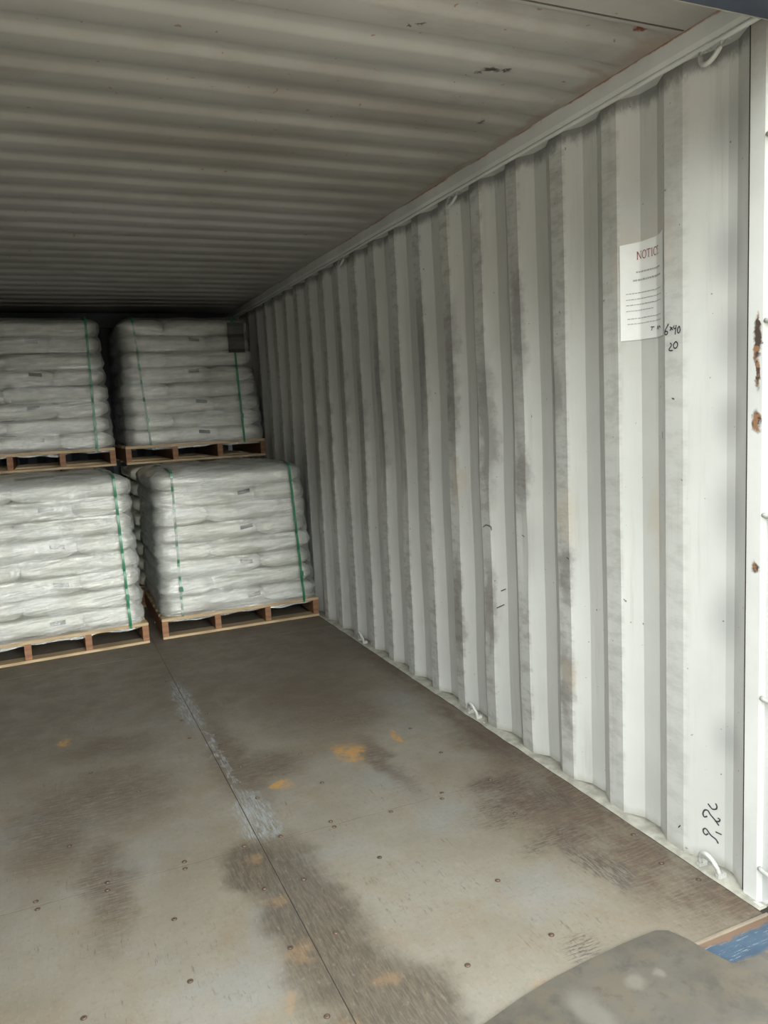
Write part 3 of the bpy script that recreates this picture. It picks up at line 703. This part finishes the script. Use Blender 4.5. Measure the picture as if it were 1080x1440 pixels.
ORD = ['bottom', 'second', 'third', 'fourth', 'fifth', 'sixth', 'seventh', 'top']
def load(x0, x1, y0, zb, rz, sname, widths, seed, cover=True, film=True, visible=True, straps=(), mirror=False, tier_word=''):
    """stack of sacks, stretch film, straps.  widths: per layer (left,right) edge in world x."""
    rnd = random.Random(seed); D = 1.02
    c, s = math.cos(rz), math.sin(rz); xc = (x0+x1)/2
    def T(x, y): return (xc + (x-xc)*c - y*s, y0 + (x-xc)*s + y*c)
    zt = zb+PH
    for L in range(8):
        l, r = widths[L]; w = r-l; k = w/1.10
        z = zt + LH*(L+.5)
        flip = (L % 2 == 1) != mirror
        ax, bx = (BL/2)*k, (BW/2)*k; dd = D*1.0
        kb = dd/1.10
        if not flip: spec = [('front left', l+ax, bx*1.0, 0, 1), ('front right', r-bx, (BL/2)*kb, 1, 0), ('rear right', r-ax, dd-bx, 0, 0), ('rear left', l+bx, dd-(BL/2)*kb, 1, 0)]
        else: spec = [('front left', l+bx, (BL/2)*kb, 1, 0), ('front right', r-ax, bx, 0, 0), ('rear right', r-bx, dd-(BL/2)*kb, 1, 0), ('rear left', l+ax, dd-bx, 0, 0)]
        for nm, x, y, turned, lab in spec:
            o = bpy.data.objects.new('plastic_sack', SACKS[rnd.randrange(6)]); COL.objects.link(o)
            X_, Y_ = T(x+rnd.uniform(-.0015, .0015), y+rnd.uniform(-.004, .002)+.012)
            o.location = (X_, Y_, z+0)
            rev = math.pi if (rnd.random() < .5 and not lab) else 0
            o.rotation_euler = (0, 0, rz + (math.pi/2 if turned else 0) + rev)
            o.scale = ((k if not turned else kb), (k if turned else kb)*1.0, 1.0)
            lay = 'topmost layer' if L == 7 else 'bottom layer' if L == 0 else ORD[L]+' layer up'
            thing(o, f'white plastic sack, {nm} in the {lay} of {sname} stack', 'sack', f'white sacks of the {sname} stack')
            if lab and visible:
                p = bpy.data.objects.new('printed_patch', PATCHES[rnd.randrange(3)]); COL.objects.link(p); p.parent = o; p['label'] = 'small black printed patch'
    # the film follows the sacks loosely
    NS, NZ = 190, 112
    per = []; hw = .5; rr = .09
    def rect(s_, hx, hy):  # rounded rectangle, s_ in 0..1, denser on the front
        P = 2*(hx+hy)*2; d_ = s_*P
        if d_ < 2*hx: return (-hx+d_, -hy)
        d_ -= 2*hx
        if d_ < 2*hy: return (hx, -hy+d_)
        d_ -= 2*hy
        if d_ < 2*hx: return (hx-d_, hy)
        d_ -= 2*hx; return (-hx, hy-d_)
    def rnd_rect(s_, hx, hy):
        x, y = rect(s_, hx, hy); r = rr
        cxx, cyy = max(-hx+r, min(hx-r, x)), max(-hy+r, min(hy-r, y))
        v = Vector((x-cxx, y-cyy))
        if v.length > 1e-6 and abs(v.x) > 1e-6 and abs(v.y) > 1e-6: v = v.normalized()*r
        return (cxx+v.x, cyy+v.y), (Vector((x/hx, y/hy))).normalized()
    def edge(z):
        t = min(max((z-zt)/LH-.5, 0), 7); i = min(int(t), 6); f = t-i
        a, b = widths[i], widths[i+1]; return a[0]*(1-f)+b[0]*f, a[1]*(1-f)+b[1]*f
    z0 = zt-.035; z1 = zt+8*LH+.012
    def fpt(s_, z, inset=0., extra=0., nz_=True):
        l, r = edge(z); hx, hy = (r-l)/2+.012-inset, D/2+.018-inset
        ph = (z-zt)/LH; bulge = .024*(math.sqrt(abs(math.sin(math.pi*ph))) if 0 < ph < 8 else 0) - .018
        if ph > 7.6: bulge -= .06*max(0, (ph-7.6)/.4)**2*.6
        (x, y), n = rnd_rect(s_, hx, hy)
        nn = .011*noise.noise(Vector((x*2.2+seed*9, y*2.2, z*20+x*1.5))) + .006*noise.noise(Vector((x*6, y*6+seed, z*50))) if nz_ else 0
        q = bulge+nn+extra
        return x+n.x*q+(l+r)/2, y+n.y*q+D/2+.012
    if film:
        bm = bmesh.new(); g = []
        for j in range(NZ+1):
            z = z0+(z1-z0)*j/NZ; row = []
            for i in range(NS):
                x, y = fpt(i/NS, z); zz = z
                if j == 0: zz += .02*noise.noise(Vector((i*.15, seed, 0)))
                xx, yy = T(x, y); row.append(bm.verts.new((xx, yy, zz)))
            g.append(row)
        for j in range(NZ):
            for i in range(NS): bm.faces.new((g[j][i], g[j][(i+1) % NS], g[j+1][(i+1) % NS], g[j+1][i]))
        # film pulled over the top
        prev = g[-1]; l, r = edge(z1); cxm, cym = (l+r)/2, D/2+.012
        for q in range(1, 15):
            k = 1-q/15; row = []
            for i in range(NS):
                x, y = fpt(i/NS, z1); x = cxm+(x-cxm)*k; y = cym+(y-cym)*k
                zz = z1+.010*math.sin(min(1, q/3)*math.pi/2) + .010*noise.noise(Vector((x*5, y*7, seed))) + .004*noise.noise(Vector((x*20, y*9, seed+4)))
                xx, yy = T(x, y); row.append(bm.verts.new((xx, yy, zz)))
            for i in range(NS): bm.faces.new((prev[i], prev[(i+1) % NS], row[(i+1) % NS], row[i]))
            prev = row
        bm.faces.new(prev)
        o = obj('stretch_film', bm, MT['film'], None, True)
        thing(o, f'clear wrinkled stretch film wound around the {sname} stack', 'stretch film', 'stretch film around the loads')
    for i, (xt, xb, lb) in enumerate(straps):
        ins = .024 if 'faint' in lb else 0
        e = empty('packing_strap', (*T(xb, 0), zb+.12)); thing(e, lb, 'strap', 'green straps around the loads')
        inv = Matrix.Translation(-e.location); pts = []
        N = 60
        def fy(x, z):
            l, r = edge(z); ph = (z-zt)/LH
            b = .020*(math.sqrt(abs(math.sin(math.pi*ph))) if 0 < ph < 8 else 0)
            return b
        for j in range(N+1):
            z = zb+.119+(8*LH+.035)*j/N; x = xb+(xt-xb)*j/N
            y = -.014-fy(x, z)*.5 - .004 + ins
            if j == N: y += .02
            pts.append((x, y, z))
        zt_ = zb+PH+8*LH+.022
        for j in range(1, 13): pts.append((xt, .02+(D-.0)*j/12, zt_+.004*math.sin(j)))
        for j in range(N+1):
            z = zt_-(8*LH+.035)*j/N; pts.append((xt+(xb-xt)*j/N, D+.045, z))
        bm = bmesh.new(); prev = None
        for j, p in enumerate(pts):
            a = Vector(pts[max(j-1, 0)]); b = Vector(pts[min(j+1, len(pts)-1)]); d = (b-a).normalized()
            nrm = Vector((0, -d.z, d.y)).normalized(); row = []
            for sx_, sn in ((-.008, 0), (.008, 0), (.008, .0012), (-.008, .0012)):
                q = Vector(p)+Vector((sx_, 0, 0))+nrm*sn; xx, yy = T(q.x, q.y); row.append(bm.verts.new(inv @ Vector((xx, yy, q.z))))
            if prev:
                for k in range(4): bm.faces.new((prev[k], prev[(k+1) % 4], row[(k+1) % 4], row[k]))
            else: bm.faces.new(row)
            prev = row
        bm.faces.new(prev); obj('strap_band', bm, MT['strap'], e)
        zs_ = zt+.20*LH*8; f = (zs_-zb-.119)/(8*LH+.035); p = (xb+(xt-xb)*f, -.030-fy(0, zs_)*.5)
        xx, yy = T(*p); bm = bmesh.new(); v = inv @ Vector((xx, yy, zs_)); box(bm, v.x-.011, v.x+.011, v.y-.003, v.y+.001, v.z-.017, v.z+.017, .001); obj('strap_seal', bm, MT['strap'], e)

def ws(l0, r0, l1, r1, jit, seed):
    rnd = random.Random(seed); return [(l0+(l1-l0)*i/7+rnd.uniform(-jit, jit), r0+(r1-r0)*i/7+rnd.uniform(-jit, jit)) for i in range(8)]
FY, RY = 5.155, 6.20
UZ = PH+8*LH+.026
pallet(.605, 1.690, FY, 0, -.012, 'bare wooden pallet under the lower right stack, beside the wall')
pallet(-.575, .518, FY-.035, 0, .040, 'wooden pallet under the lower left stack, cut by the frame edge')
pallet(.575, 1.665, RY, UZ, 0, 'shaded wooden pallet of the upper right stack')
pallet(-.600, .500, RY, UZ, 0, 'shaded wooden pallet of the upper left stack')
pallet(.575, 1.665, RY, 0, 0, 'wooden pallet on the floor behind the lower right stack')
pallet(-.600, .500, RY, 0, 0, 'wooden pallet on the floor behind the lower left stack')

load(.605, 1.690, FY, 0, -.012, 'lower right', ws(.625, 1.675, .625, 1.625, .008, 3), 3, straps=[(1.530, 1.580, 'bright green strap at the right end of the lower right stack'), (.745, .742, 'faint green strap at the left end of the lower right stack')])
load(-.575, .518, FY-.035, 0, .040, 'lower left', ws(-.565, .500, -.545, .478, .006, 4), 4, straps=[(.385, .405, 'green strap at the right end of the lower left stack')])
load(.575, 1.665, RY, UZ, 0, 'upper right', ws(.600, 1.650, .615, 1.590, .008, 5), 5, straps=[(1.455, 1.490, 'dark green strap at the right end of the upper right stack'), (.705, .765, 'faint green strap at the left end of the upper right stack')])
load(-.600, .500, RY, UZ, 0, 'upper left', ws(-.590, .490, -.570, .455, .006, 6), 6, straps=[(.375, .370, 'green strap at the right end of the upper left stack')])
load(.575, 1.665, RY, 0, 0, 'hidden rear right', ws(.60, 1.645, .61, 1.63, .004, 7), 7, film=False, visible=False)
load(-.600, .500, RY, 0, 0, 'hidden rear left', ws(-.59, .49, -.57, .47, .004, 8), 8, film=False, visible=False)

# dark sheet tucked under the film of the upper right stack
bm = bmesh.new(); g = []
for j in range(9):
    z = 1.945+.23*j/8; row = []
    for x in (1.412, 1.455, 1.50, 1.542):
        ph = (z-UZ-PH)/LH; row.append(bm.verts.new((x, RY-.028-.018*abs(math.sin(math.pi*ph))**.5, z)))
    g.append(row)
for A, B in zip(g, g[1:]):
    for k in range(3): bm.faces.new((A[k], A[k+1], B[k+1], B[k]))
ds = obj('packing_sheet', bm, MT['placard']); solid(ds, .001, 0)
thing(ds, 'dark grey sheet stuck on the upper right stack above its strap', 'packing sheet')
